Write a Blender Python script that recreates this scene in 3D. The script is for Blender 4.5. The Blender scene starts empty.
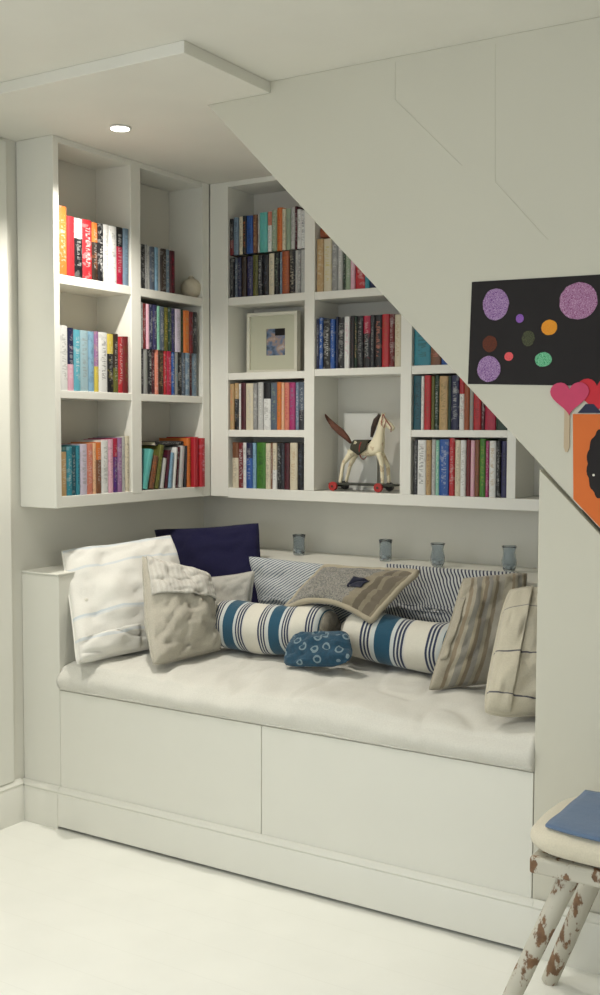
import bpy, bmesh, math, random
from mathutils import Vector, Matrix, noise
random.seed(7)
S = bpy.context.scene
C = S.collection
PI = math.pi

# ---------------------------------------------------------------- camera
CAM = Vector((2.7923, -2.6713, 1.35)); YAW = .5585; PIT = .0623; ROL = .003; F = 1102.39
fw = Vector((-math.sin(YAW)*math.cos(PIT), math.cos(YAW)*math.cos(PIT), -math.sin(PIT)))
r0 = Vector((math.cos(YAW), math.sin(YAW), 0)); u0 = r0.cross(fw)
rt = r0*math.cos(ROL) + u0*math.sin(ROL); up = -r0*math.sin(ROL) + u0*math.cos(ROL)
cd = bpy.data.cameras.new('camera'); cam = bpy.data.objects.new('camera', cd); C.objects.link(cam)
cam.matrix_world = Matrix(((rt.x, up.x, -fw.x, CAM.x), (rt.y, up.y, -fw.y, CAM.y), (rt.z, up.z, -fw.z, CAM.z), (0, 0, 0, 1)))
cd.sensor_fit = 'HORIZONTAL'; cd.sensor_width = 36; cd.lens = 36*F/600; cd.clip_start = .02
S.camera = cam
def P(px, py, Y=None, Z=None, X=None):
    """survey a photo point onto the plane at a chosen real distance"""
    d = fw + rt*((px-300)/F) - up*((py-497.5)/F)
    if Y is not None: t = (Y-CAM.y)/d.y
    elif Z is not None: t = (Z-CAM.z)/d.z
    else: t = (X-CAM.x)/d.x
    return CAM + d*t

# ---------------------------------------------------------------- materials
def srgb(c):
    return tuple(((v/255)/12.92 if v/255 <= .04045 else ((v/255+.055)/1.055)**2.4) for v in c) + (1,)
def base_mat(name, rough=.6, metal=0):
    m = bpy.data.materials.new(name); m.use_nodes = True
    nt = m.node_tree; b = nt.nodes['Principled BSDF']
    b.inputs['Roughness'].default_value = rough; b.inputs['Metallic'].default_value = metal
    return m, nt, b
def N(nt, t, **k):
    n = nt.nodes.new(t)
    for a, v in k.items(): setattr(n, a, v)
    return n
def L(nt, a, b): nt.links.new(a, b)
def mth(nt, op, a, b=None, c=None):
    n = N(nt, 'ShaderNodeMath', operation=op)
    for i, v in enumerate((a, b, c)):
        if v is None: continue
        if isinstance(v, (int, float)): n.inputs[i].default_value = v
        else: L(nt, v, n.inputs[i])
    return n.outputs[0]
def mixc(nt, f, a, b):
    n = N(nt, 'ShaderNodeMix', data_type='RGBA')
    for i, v in ((0, f), (6, a), (7, b)):
        if isinstance(v, (int, float)): n.inputs[i].default_value = v
        elif isinstance(v, tuple): n.inputs[i].default_value = v
        else: L(nt, v, n.inputs[i])
    return n.outputs[2]
def noisy(nt, scale, detail=3, coord='Object', vec=None):
    n = N(nt, 'ShaderNodeTexNoise'); n.inputs['Scale'].default_value = scale; n.inputs['Detail'].default_value = detail
    if vec is None:
        tc = N(nt, 'ShaderNodeTexCoord'); vec = tc.outputs[coord]
    L(nt, vec, n.inputs['Vector']); return n.outputs['Fac']
def bump(nt, b, h, strength=.2, dist=.002):
    n = N(nt, 'ShaderNodeBump'); n.inputs['Strength'].default_value = strength; n.inputs['Distance'].default_value = dist
    L(nt, h, n.inputs['Height']); L(nt, n.outputs[0], b.inputs['Normal'])
def paint(name, c, rough=.55, var=.04, scale=6, bs=.08):
    m, nt, b = base_mat(name, rough); c = srgb(c)
    f = noisy(nt, scale, 4)
    d = tuple(x*(1-var*2) for x in c[:3])+(1,)
    L(nt, mixc(nt, f, c, d), b.inputs['Base Color'])
    bump(nt, b, noisy(nt, 160, 3), bs, .001)
    return m
M = {}
M['wall'] = paint('wall_paint', (226, 224, 214), .7)
M['stairwall'] = paint('stair_wall_paint', (208, 205, 190), .6, .03, 3)
M['ceil'] = paint('ceiling_paint', (228, 226, 216), .8)
M['wood'] = paint('white_joinery_paint', (230, 229, 220), .38, .02)
M['back'] = paint('bookcase_back_paint', (214, 212, 203), .6, .02)
M['bench'] = paint('bench_paint', (226, 225, 215), .42, .02)
M['dark'] = paint('gap_shade_paint', (30, 26, 22), .9)  # near-black colour that stands in for the shade inside gaps
def floor_mat():
    m, nt, b = base_mat('white_painted_floorboards', .32)
    tc = N(nt, 'ShaderNodeTexCoord'); sp = N(nt, 'ShaderNodeSeparateXYZ'); L(nt, tc.outputs['Object'], sp.inputs[0])
    fr = mth(nt, 'FRACT', mth(nt, 'MULTIPLY', sp.outputs['Y'], 1/.14))
    g = mth(nt, 'LESS_THAN', fr, .014)
    f = noisy(nt, 5, 4)
    col = mixc(nt, f, srgb((242, 242, 234)), srgb((230, 230, 222)))
    L(nt, mixc(nt, mth(nt, 'MULTIPLY', g, .12), col, srgb((180, 178, 166))), b.inputs['Base Color'])
    bump(nt, b, noisy(nt, 40, 3), .06, .002)
    return m
M['floor'] = floor_mat()

def fabric(name, pattern=None, c=(215, 210, 198), rough=.9, weave=700, var=.08, bs=.35):
    """linen-like cloth; pattern(nt, U, V) -> colour socket"""
    m, nt, b = base_mat(name, rough)
    b.inputs['Specular IOR Level'].default_value = .15
    b.inputs['Sheen Weight'].default_value = .25
    tc = N(nt, 'ShaderNodeTexCoord'); sp = N(nt, 'ShaderNodeSeparateXYZ'); L(nt, tc.outputs['UV'], sp.inputs[0])
    col = pattern(nt, sp.outputs['X'], sp.outputs['Y']) if pattern else None
    f = noisy(nt, 260, 3); f2 = noisy(nt, 14, 3)
    fac = mth(nt, 'ADD', mth(nt, 'MULTIPLY', f, var*2.2), mth(nt, 'MULTIPLY', f2, var))
    if col is None: col = srgb(c)
    L(nt, mixc(nt, mth(nt, 'MULTIPLY', fac, 1.0), col, (.12, .11, .09, 1)), b.inputs['Base Color'])
    h = mth(nt, 'ADD', noisy(nt, weave, 2), mth(nt, 'MULTIPLY', noisy(nt, 45, 3), 1.5))
    bump(nt, b, h, bs, .0025)
    return m
def ramp_stripes(stops, period, axis='X', angle=0.0, phase=0.0, wob=0.0):
    def f(nt, U, V):
        a = mth(nt, 'MULTIPLY', U, math.cos(angle)/period); bb = mth(nt, 'MULTIPLY', V, math.sin(angle)/period)
        s = mth(nt, 'ADD', mth(nt, 'ADD', a, bb), phase)
        if wob: s = mth(nt, 'ADD', s, mth(nt, 'MULTIPLY', noisy(nt, 5, 2), wob))
        s = mth(nt, 'FRACT', s)
        r = N(nt, 'ShaderNodeValToRGB'); r.color_ramp.interpolation = 'CONSTANT'
        e = r.color_ramp.elements
        while len(e) > 1: e.remove(e[-1])
        e[0].position = stops[0][0]; e[0].color = srgb(stops[0][1])
        for p, c in stops[1:]:
            n = e.new(p); n.color = srgb(c)
        L(nt, s, r.inputs[0]); return r.outputs[0]
    return f

# ---------------------------------------------------------------- mesh helpers
def tag(o, label, cat, group=None, kind=None):
    if label: o['label'] = label
    if cat: o['category'] = cat
    if group: o['group'] = group
    if kind: o['kind'] = kind
    return o
def thing(name, label, cat, loc=(0, 0, 0), group=None):
    o = bpy.data.objects.new(name, None); o.empty_display_size = .05; C.objects.link(o); o.location = loc
    return tag(o, label, cat, group)
def root_loc(p):
    v = Vector((0, 0, 0))
    while p: v += p.location; p = p.parent
    return v
class MB:
    def __init__(s): s.b = bmesh.new(); s.b.loops.layers.uv.new('UVMap')
    def hexa(s, v):
        vs = [s.b.verts.new(p) for p in v]
        for f in ((0, 3, 2, 1), (4, 5, 6, 7), (0, 1, 5, 4), (1, 2, 6, 5), (2, 3, 7, 6), (3, 0, 4, 7)): s.b.faces.new([vs[i] for i in f])
    def box(s, x0, x1, y0, y1, z0, z1):
        s.hexa([(x0, y0, z0), (x1, y0, z0), (x1, y1, z0), (x0, y1, z0), (x0, y0, z1), (x1, y0, z1), (x1, y1, z1), (x0, y1, z1)]); return s
    def prism(s, poly, y0, y1, plane='xz'):
        f = (lambda a, b, t: (a, t, b)) if plane == 'xz' else ((lambda a, b, t: (a, b, t)) if plane == 'xy' else (lambda a, b, t: (t, a, b)))
        A = [s.b.verts.new(f(a, b, y0)) for a, b in poly]; B = [s.b.verts.new(f(a, b, y1)) for a, b in poly]
        s.b.faces.new(A); s.b.faces.new(B[::-1]); n = len(poly)
        for i in range(n): s.b.faces.new((A[i], B[i], B[(i+1) % n], A[(i+1) % n]))
        return s
    def tube(s, pts, rad, seg=10, cap=True, closed=False):
        pts = [Vector(p) for p in pts]; n = len(pts); rings = []
        if not isinstance(rad, (list, tuple)): rad = [rad]*n
        ref = None
        for i, p in enumerate(pts):
            if closed: t = pts[(i+1) % n]-pts[i-1]
            else: t = pts[min(i+1, n-1)]-pts[max(i-1, 0)]
            t.normalize()
            if ref is None: ref = Vector((0, 0, 1)) if abs(t.z) < .9 else Vector((1, 0, 0))
            a = (ref - t*ref.dot(t)); a.normalize(); ref = a; b = t.cross(a)
            rings.append([s.b.verts.new(p+(a*math.cos(2*PI*k/seg)+b*math.sin(2*PI*k/seg))*rad[i]) for k in range(seg)])
        rng = range(n if closed else n-1)
        for i in rng:
            A, B = rings[i], rings[(i+1) % n]
            for k in range(seg): s.b.faces.new((A[k], A[(k+1) % seg], B[(k+1) % seg], B[k]))
        if cap and not closed: s.b.faces.new(rings[0][::-1]); s.b.faces.new(rings[-1])
        return s
    def lathe(s, prof, c, seg=24, axis='z', cap=True):
        c = Vector(c); rings = []
        for r, h in prof:
            ring = []
            for k in range(seg):
                a = 2*PI*k/seg; q = (r*math.cos(a), r*math.sin(a))
                v = {'z': (q[0], q[1], h), 'y': (q[0], h, q[1]), 'x': (h, q[0], q[1])}[axis]
                ring.append(s.b.verts.new(c+Vector(v)))
            rings.append(ring)
        for A, B in zip(rings, rings[1:]):
            for k in range(seg): s.b.faces.new((A[k], A[(k+1) % seg], B[(k+1) % seg], B[k]))
        if cap: s.b.faces.new(rings[0][::-1]); s.b.faces.new(rings[-1])
        return s
    def disc(s, c, rx, rz, y0, y1, seg=24, wob=0):
        pl = []
        for k in range(seg):
            a = 2*PI*k/seg; w = 1+wob*(random.random()-.5)
            pl.append((c[0]+rx*w*math.cos(a), c[1]+rz*w*math.sin(a)))
        return s.prism(pl, y0, y1)
    def build(s, name, mat, parent=None, smooth=False, bevel=0, seg=2, sub=0, smart=False):
        bmesh.ops.recalc_face_normals(s.b, faces=s.b.faces)
        me = bpy.data.meshes.new(name); s.b.to_mesh(me); s.b.free()
        if parent: me.transform(Matrix.Translation(-root_loc(parent)))
        o = bpy.data.objects.new(name, me); C.objects.link(o)
        if parent: o.parent = parent
        for m in (mat if isinstance(mat, (list, tuple)) else [mat]): me.materials.append(m)
        if smooth or smart:
            for p in me.polygons: p.use_smooth = True
        if smart:
            try: me.set_sharp_from_angle(angle=math.radians(40))
            except Exception: pass
        if bevel:
            b = o.modifiers.new('bevel', 'BEVEL'); b.width = bevel; b.segments = seg; b.limit_method = 'ANGLE'
        if sub:
            b = o.modifiers.new('sub', 'SUBSURF'); b.levels = b.render_levels = sub
        return o
def bx(name, mat, parent, *a, bevel=.0015):
    return MB().box(*a).build(name, mat, parent, bevel=bevel)
def struct(o): o['kind'] = 'structure'; return o

# ================================================================ SETTING
LEN = 1.833; W = .173; ZL = .858; ZS = .474; ZK = 1.083; ZT = 2.302; YK = .848; YB = 1.035; ZC = 2.334; XE = 2.02
RX = 4.3; RY = -4.7
struct(bx('floor', M['floor'], None, -.1, RX+.1, RY-.1, 1.2, -.05, 0, bevel=0))
struct(bx('ceiling', M['ceil'], None, -.1, RX+.1, RY-.1, .03, ZC, ZC+.05, bevel=0))
struct(bx('ceiling', M['ceil'], None, -.001, 1.022, -.40, 1.036, ZT, ZC, bevel=.002))          # dropped slab over the nook
struct(MB().prism([(.80, 2.302), (.86, 2.302), (XE+.02, 1.14), (XE+.02, 1.08)], .035, 1.036).build('ceiling', M['ceil']))   # sloping underside of the stairs
struct(bx('wall_left', M['wall'], None, -.1, 0, -2.0, 1.14, 0, ZC, bevel=0))
struct(bx('wall_left', M['wall'], None, -.1, 0, RY, -4.2, 0, ZC, bevel=0))
struct(bx('wall_left', M['wall'], None, -.1, 0, -4.2, -2.0, 0, .5, bevel=0))
struct(bx('wall_left', M['wall'], None, -.1, 0, -4.2, -2.0, 2.15, ZC, bevel=0))
struct(bx('wall_back', M['wall'], None, 0, 2.1, YB, 1.14, 0, ZC+.05, bevel=0))
struct(bx('wall_nook', M['wall'], None, XE, 2.08, .036, YB, 0, 1.2, bevel=0)); bpy.data.objects['wall_nook'].name = 'wall_end'
# stair side wall with its 45 degree lower edge, standing a little proud of the panel under it
wr = MB().prism([(.799, 2.302), (1.022, 2.302), (1.022, ZC), (RX, ZC), (RX, .0), (3.101, 0), (1.843, 1.257)], -.006, .034)
struct(wr.build('wall_right', M['stairwall'], bevel=.002))
g = .010
struct(MB().prism([(LEN, 0), (3.101-g, 0), (LEN, 1.257+.003-g)], .0, .034).build('wall_right', M['stairwall'], bevel=.002))
struct(bx('gap_shade_sheet', M['dark'], None, LEN+.02, 3.0, .036, .04, 0, 1.15, bevel=0))  # dark sheet added behind the slanted gap, shade put in as colour
struct(bx('wall_front', M['wall'], None, -.1, 1.2, RY-.1, RY, 0, ZC, bevel=0))
struct(bx('wall_front', M['wall'], None, 3.2, RX+.1, RY-.1, RY, 0, ZC, bevel=0))
struct(bx('wall_front', M['wall'], None, 1.2, 3.2, RY-.1, RY, 0, .9, bevel=0))
struct(bx('wall_front', M['wall'], None, 1.2, 3.2, RY-.1, RY, 2.1, ZC, bevel=0))
struct(bx('wall_side', M['wall'], None, RX, RX+.1, RY, .04, 0, ZC, bevel=0)).name = 'wall_far'
# skirting boards
def skirting(name, poly_axis, a0, a1, base, sgn, mat):
    prof = [(0, 0), (.018, 0), (.018, .118), (.014, .124), (.017, .131), (.012, .139), (.004, .146), (0, .146)]
    m = MB()
    if poly_axis == 'y': m.prism([(base+p[0]*sgn, p[1]) for p in prof], a0, a1, 'xz')
    else: m.prism([(base+p[0]*sgn, p[1]) for p in prof], a0, a1, 'yz')
    return struct(m.build(name, mat, smart=True))
skirting('baseboard_left', 'y', RY, -.0165, 0, 1, M['wood'])
skirting('baseboard_right', 'x', 1.842, RX, -.006, -1, M['bench'])
struct(bx('trim_2', M['wood'], None, 0, .012, -.9, -.052, .146, ZT-.01, bevel=.004))
# faint shading on the stair wall, put into shape as thin raised beads
def shade_line(pts, name):
    q = [P(*p, Y=-.0060) for p in pts]
    return struct(MB().tube(q, .0013, 8).build(name, M['stairwall']))
shade_line([(495, 44), (495, 182), (548, 240)], 'shade_line_1')
shade_line([(395, 62), (395, 100), (462, 166)], 'shade_line_2')
struct(MB().box(1.985, 2.6, -.0075, -.006, 1.73, 1.99).build('trim_5', M['stairwall'], bevel=.001))

# ================================================================ BENCH
t = thing('built_in_bench', 'long white painted built-in bench seat with side arm and rear ledge', 'bench', (0, 0, 0))
bx('arm', M['bench'], t, .001, W, .001, YB-.001, 0.0, ZL, bevel=.003)
bx('arm_top', M['bench'], t, .001, W+.003, -.004, YB-.002, ZL, ZL+.006, bevel=.002)
bx('back_ledge', M['bench'], t, W, XE-.001, .69, YB-.002, ZS, ZL+.006, bevel=.004)
bx('seat_deck', M['bench'], t, W, XE-.001, .012, .69, ZS-.022, ZS-.002, bevel=.001)
bx('drawer_front', M['bench'], t, W+.002, .9895, 0, .018, .02, ZS-.003, bevel=.002)
bx('drawer_front', M['bench'], t, .9915, LEN-.002, 0, .018, .02, ZS-.003, bevel=.002)
bx('gap_shade_backing', M['dark'], t, W, LEN-.003, .019, .05, .012, ZS-.023, bevel=0)  # slab coloured near-black so the gaps round the drawers look shaded
def plinth(x0, x1, z0):
    prof = [(-.0005, z0), (-.016, z0), (-.016, .116), (-.012, .122), (-.016, .128), (-.012, .137), (-.0005, .143)]
    MB().prism(prof, x0, x1, 'yz').build('plinth', M['bench'], t, smart=True)
plinth(.001, W+.001, 0); plinth(W+.002, LEN+.006, .011)
# ---- mattress
def mat_z(x, y):
    e = min(1, max(0, y+.004)/.05); ex = min(1, max(0, (x-W))/.10)
    rnd = math.sqrt(max(0, 1-(1-e)**2))
    return ZS + (.088+.020*min(1, max(0, y)/.25))*(.74+.26*rnd)*(.86+.14*math.sqrt(max(0, 1-(1-ex)**2)))
def mattress():
    m = MB(); nx, ny = 150, 60; x0, x1, y0, y1 = W+.004, XE-.004, -.004, .684
    uvl = m.b.loops.layers.uv.active
    prof = []
    # side of the front face then the top
    for j in range(9): prof.append((None, j/9))
    rows = []
    def wr(x, y, z):
        a = noise.noise(Vector((x*3.0, y*4+z*5, 1.7)))*.012
        b = noise.noise(Vector((x*13+y*6, y*5-x*2, 4.2)))*.0085 + noise.noise(Vector((x*26-y*9, y*12+x*4, 7.2)))*.0032
        r = abs(noise.noise(Vector((x*6+y*2.5, y*2-x*.5, 9.1)))); c = -max(0, .07-r)*.10
        return a+b+c
    grid = []; xs = [x0+(1.831-x0)*i/(nx-12) for i in range(nx-11)]+[1.832+(x1-1.832)*i/11 for i in range(12)]
    nx = len(xs)-1
    for i in range(nx+1):
        x = xs[i]; col = []; y0 = -.004 if x <= 1.8315 else .040
        for j in range(11):
            s = j/10; zt = mat_z(x, 0)
            z = ZS+.001+(zt-ZS-.001)*s
            y = y0 - .012*math.sin(PI*min(1, s*1.05)) + .012*(s**4)+ wr(x, 0, z)*.8*math.sin(PI*s)
            col.append((x, y, z + (0 if j == 0 else wr(x, 0, 0)*s*.6)))
        for j in range(1, ny+1):
            s = (j/ny)**1.25; y = y0+.012+(y1-y0-.012)*s
            col.append((x, y, mat_z(x, y)+wr(x, y, 0)))
        col.append((x, y1, ZS+.001))
        grid.append([m.b.verts.new(c) for c in col])
    for i in range(nx):
        for j in range(len(grid[0])-1):
            f = m.b.faces.new((grid[i][j], grid[i+1][j], grid[i+1][j+1], grid[i][j+1]))
    for g_ in (grid[0], grid[-1]): m.b.faces.new(g_)
    m.b.faces.new([g_[0] for g_ in grid]+[g_[-1] for g_ in grid[::-1]])
    return m
seatfab = fabric('off_white_linen_seat', c=(228, 226, 216), var=.10, bs=.3)
sc = thing('seat_cushion', 'long off-white linen seat cushion covering the built-in bench', 'cushion', (W, 0, ZS))
mattress().build('cushion_cover', seatfab, sc, smooth=True)
pipe = [(W+.012+(1.828-W-.012)*i/80, -.006+.003*math.sin(i*.7), ZS+.007+.0015*math.sin(i*.9)) for i in range(81)]
MB().tube(pipe, .0035, 6).build('seam', seatfab, sc, smooth=True)

# ================================================================ BOOKCASES
lb = thing('bookcase', 'white built-in bookcase of six compartments on the left side wall', 'bookcase', (0, 0, ZK))
bx('back_panel', M['back'], lb, .001, .008, .0, YB-.002, ZK+.002, ZT-.001, bevel=0)
bx('side_panel', M['wood'], lb, .008, W, -.005, .021, ZK, ZT-.0005)
bx('divider', M['wood'], lb, .008, W, .379, .432, ZK+.03, ZT-.0005)
bx('side_panel', M['wood'], lb, .008, W, .801, .846, ZK, ZT-.0005)
bx('top_panel', M['wood'], lb, .008, W-.001, .021, .80, 2.282, ZT-.0005)
bx('bottom_board', M['wood'], lb, .008, W-.0008, .021, .801, ZK, 1.122)
for y0, y1 in ((.021, .379), (.432, .801)):
    bx('shelf', M['wood'], lb, .008, W-.001, y0, y1, 1.826, 1.856)
    bx('shelf', M['wood'], lb, .008, W-.001, y0, y1, 1.449, 1.475)
bb = thing('bookcase', 'white built-in bookcase under the sloping stairs on the rear wall', 'bookcase', (W, YK, ZK))
YI = YB-.010
bx('back_panel', M['back'], bb, W+.001, XE-.001, YI, YB-.001, ZK+.002, 1.12, bevel=0)
MB().prism([(W+.001, ZK+.03), (XE-.01, ZK+.03), (XE-.01, 1.06+.06), (.801, 2.300), (W+.001, 2.300)], YI, YB-.001).build('back_panel', M['back'], bb)
bx('side_panel', M['wood'], bb, W+.001, .260, YK, YI, ZK, ZT-.0005)
bx('divider', M['wood'], bb, .610, .654, YK, YI, 1.118, ZT-.0005)
bx('divider', M['wood'], bb, 1.012, 1.055, YK, YI, 1.118, 2.03)
bx('divider', M['wood'], bb, 1.414, 1.446, YK, YI, 1.118, 1.63)
bx('top_panel', M['wood'], bb, .260, .78, YK+.001, YI, 2.282, ZT-.0005)
bx('bottom_board', M['wood'], bb, .260, XE-.02, YK+.0005, YI, 1.078, 1.118)
for x0, x1, z0, z1 in ((.26, .61, 1.827, 1.857), (.26, .61, 1.539, 1.566), (.26, .61, 1.318, 1.345), (.654, 1.012, 1.826, 1.855),
                       (.654, 1.012, 1.545, 1.571), (1.055, 1.414, 1.543, 1.573), (1.055, 1.414, 1.322, 1.347)):
    bx('shelf', M['wood'], bb, x0, x1, YK+.0015, YI, z0, z1)

# ================================================================ BOOKS
COL = {'orange': (228, 116, 40), 'red': (200, 34, 44), 'crimson': (186, 22, 60), 'dark red': (120, 24, 28), 'maroon': (84, 22, 34), 'black': (22, 22, 26),
 'charcoal': (48, 48, 54), 'white': (232, 232, 228), 'cream': (222, 210, 180), 'grey': (150, 150, 148), 'light grey': (192, 192, 188), 'blue grey': (110, 136, 158),
 'navy': (26, 32, 74), 'aqua': (90, 180, 200), 'pale blue': (160, 194, 204), 'light blue': (130, 176, 206), 'mauve': (160, 110, 160), 'olive': (104, 104, 40),
 'dark brown': (54, 38, 28), 'brown': (128, 78, 48), 'tan': (196, 158, 104), 'teal': (40, 140, 160), 'dark teal': (20, 84, 100), 'blue': (30, 84, 170), 'lilac': (208, 196, 216),
 'salmon': (226, 128, 102), 'peach': (240, 186, 140), 'pink': (230, 170, 190), 'purple': (80, 36, 130), 'mint': (130, 200, 170), 'slate': (84, 98, 116), 'green': (66, 130, 36),
 'lime': (150, 170, 50), 'dark green': (28, 58, 40), 'indigo': (48, 46, 96), 'sage': (150, 170, 140), 'magenta': (180, 40, 110), 'yellow': (220, 196, 70), 'rust': (170, 80, 40), 'turquoise': (90, 190, 180)}
for k_, v_ in COL.items():
    g_ = sum(v_)/3; COL[k_] = tuple((.86*c_+.14*g_)*.93 for c_ in v_)
pages, pnt, pb = base_mat('book_pages', .9); pb.inputs['Base Color'].default_value = srgb((214, 204, 180))
bm_cache = {}
def book_mat(spec):
    if spec in bm_cache: return bm_cache[spec]
    mode = 't'
    for ch in '/^_':
        if ch in spec: c1, c2 = spec.split(ch); mode = ch; break
    else:
        c1 = spec; lum = sum(COL[c1])/3; c2 = 'white' if lum < 150 else 'charcoal'
    m, nt, b = base_mat('cover_'+spec.replace(' ', '_').replace('/', '_with_').replace('^', '_under_').replace('_', '_'), .42)
    A, B = srgb(COL[c1]), srgb(COL[c2])
    tc = N(nt, 'ShaderNodeTexCoord'); sp = N(nt, 'ShaderNodeSeparateXYZ'); L(nt, tc.outputs['Generated'], sp.inputs[0])
    oi = N(nt, 'ShaderNodeObjectInfo')
    cx = N(nt, 'ShaderNodeCombineXYZ')
    L(nt, mth(nt, 'MULTIPLY', sp.outputs['Z'], 44), cx.inputs['Z']); L(nt, mth(nt, 'MULTIPLY', oi.outputs['Random'], 57), cx.inputs['Y'])
    L(nt, mth(nt, 'MULTIPLY', sp.outputs['X'], 2.2), cx.inputs['X'])
    nz = noisy(nt, 1.0, 2, vec=cx.outputs[0])
    band = mth(nt, 'MULTIPLY', mth(nt, 'GREATER_THAN', sp.outputs['X'], .26), mth(nt, 'LESS_THAN', sp.outputs['X'], .74))
    zr = mth(nt, 'MULTIPLY', mth(nt, 'GREATER_THAN', sp.outputs['Z'], .2), mth(nt, 'LESS_THAN', sp.outputs['Z'], .88))
    front = mth(nt, 'LESS_THAN', sp.outputs['Y'], .04)
    mk = mth(nt, 'MULTIPLY', mth(nt, 'MULTIPLY', band, zr), mth(nt, 'MULTIPLY', front, mth(nt, 'GREATER_THAN', nz, .53)))
    # a slow mottling such as printed jacket art
    c3 = N(nt, 'ShaderNodeCombineXYZ'); L(nt, mth(nt, 'MULTIPLY', sp.outputs['Z'], 7), c3.inputs['Z']); L(nt, mth(nt, 'MULTIPLY', oi.outputs['Random'], 91), c3.inputs['Y']); L(nt, sp.outputs['X'], c3.inputs['X'])
    mot = noisy(nt, 1.3, 3, vec=c3.outputs[0])
    body = mixc(nt, mth(nt, 'MULTIPLY', mth(nt, 'GREATER_THAN', mot, .58), .35), A, tuple((x*.5+y*.5) for x, y in zip(A, B)))
    if mode == '^': body = mixc(nt, mth(nt, 'GREATER_THAN', sp.outputs['Z'], .66), body, B); inkc = srgb(COL['white']) if sum(COL[c1]) < 450 else srgb(COL['charcoal'])
    elif mode == '_': body = mixc(nt, mth(nt, 'LESS_THAN', sp.outputs['Z'], .42), body, B); inkc = srgb(COL['white']) if sum(COL[c1]) < 450 else srgb(COL['charcoal'])
    else: inkc = B
    k = .5 if mode == '/' else .28
    L(nt, mixc(nt, mth(nt, 'MULTIPLY', mk, k), body, inkc), b.inputs['Base Color'])
    bm_cache[spec] = m; return m
def book(loc, rotz, w, h, d, spec, lean=0, tilt=0):
    """local x = thickness, -y = spine, z = height; hollow boards round a page block"""
    m = MB(); bd = .0016; w2 = w/2-.0003
    prof = []                                                       # outline of cover seen from above, spine rounded
    n = 6
    for k in range(n+1):
        a = PI*k/n; prof.append((-w2*math.cos(a), -min(.006, w*.3)*math.sin(a)+.004))
    outer = [(-w2, d)]+prof+[(w2, d)]
    inner = [(w2-bd, d), (w2-bd, .007), (-w2+bd, .007), (-w2+bd, d)]
    poly = outer+inner
    m.prism(poly, 0, h, 'xy')
    k0 = len(m.b.faces)
    m.box(-w2+bd, w2-bd, .0065, d-.004, .003, h-.004)
    m.b.faces.ensure_lookup_table()
    for f in list(m.b.faces)[k0:]: f.material_index = 1
    o = m.build('book', [book_mat(spec), pages])
    o.location = loc; o.rotation_euler = (tilt, lean, rotz)
    if rotz and lean:
        o.rotation_mode = 'XYZ'
    return o
ORD = ['first', 'second', 'third', 'fourth', 'fifth', 'sixth', 'seventh', 'eighth', 'ninth', 'tenth', 'eleventh', 'twelfth', 'thirteenth', 'fourteenth', 'fifteenth', 'sixteenth', 'seventeenth', 'eighteenth']
def cname(spec):
    return spec.replace('/', ' and ').replace('^', ' and ').replace('_', ' and ')
def row(side, a0, a1, z, hs, specs, place, group, dep=.12, inset=.004):
    """specs: 'colour:w[:h]' list; side 'L' runs along y on the side wall, 'B' along x on the rear wall"""
    it = []
    for s in specs.split(','):
        p = s.strip().split(':'); it.append((p[0], float(p[1]), float(p[2]) if len(p) > 2 else 1))
    tot = sum(i[1] for i in it); a = a0
    for i, (sp, w, hf) in enumerate(it):
        ww = (a1-a0)*w/tot; c = a+ww/2; a += ww
        f = hs[0]+(hs[1]-hs[0])*i/max(1, len(it)-1); h = f*hf*(1+random.uniform(-.012, .012)); ins = inset+random.uniform(0, .006)
        if side == 'L': o = book((W-ins, c, z), PI/2, ww, h, dep, sp)
        else: o = book((c, YK+ins, z), 0, ww, h, dep, sp)
        tag(o, '%s book, %s from left %s' % (cname(sp), ORD[i], place), 'book', group)
SB = 'side bookcase'; RB = 'rear bookcase'
row('L', .024, .376, 1.8565, (.196, .200), 'orange:58:1.15,red/maroon:52,black^light grey:60,red/white:68:1.02,dark brown^orange:40,black/white:40,white:45,white:55,crimson^black:55,blue grey/light blue:40', 'in top left compartment, '+SB, 'books in the top left compartment of the side bookcase')
row('L', .023, .370, 1.4755, (.208, .205), 'white:55:1.02,navy_pink:42,aqua/white:45,pale blue/grey:62,light blue:38,mauve_yellow:30,white/charcoal:62,black^yellow:45,dark brown_olive:38,red/white:38:.97,dark red/olive:38:.98', 'in middle left compartment, '+SB, 'books in the middle left compartment of the side bookcase')
row('L', .026, .374, 1.1225, (.158, .200), 'tan:40:.93,teal:38:1.03,dark teal:25,teal/navy:25,lilac/grey:48,salmon:45,peach:22,brown^orange:38,white/grey:50,pink:34,purple^crimson:34,mauve:34,light grey:26,cream:30', 'in bottom left compartment, '+SB, 'books in the bottom left compartment of the side bookcase')
row('L', .434, .640, 1.8565, (.158, .160), 'grey:20,black:30,grey/white:15,light grey:20,slate:38,light blue:26,light grey/grey:24,dark brown:44,blue grey:34,maroon/crimson:42', 'in top right compartment, '+SB, 'books in the top right compartment of the side bookcase')
row('L', .434, .775, 1.4755, (.163, .163), 'charcoal/grey:26,grey/sage:26,black/white:22,maroon:22,salmon:20,dark brown/tan:34,red:22,crimson/pink:30,blue:24,grey/teal:24,black:26,slate:24,blue grey:26,maroon/grey:22,blue grey/light grey:34', 'in lower row, middle right, '+SB, 'lower row of books in the middle right compartment of the side bookcase')
row('L', .434, .775, 1.6395, (.166, .160), 'grey:24,dark red:22,pink/white:20,navy:24,indigo:30,mint:22,slate:34,olive/yellow:34,dark green:20,indigo/grey:26,lilac/grey:44,dark green/olive:26,orange/tan:44,dark red/slate:26,charcoal:34', 'in upper row, middle right, '+SB, 'upper row of books in the middle right compartment of the side bookcase')
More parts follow.
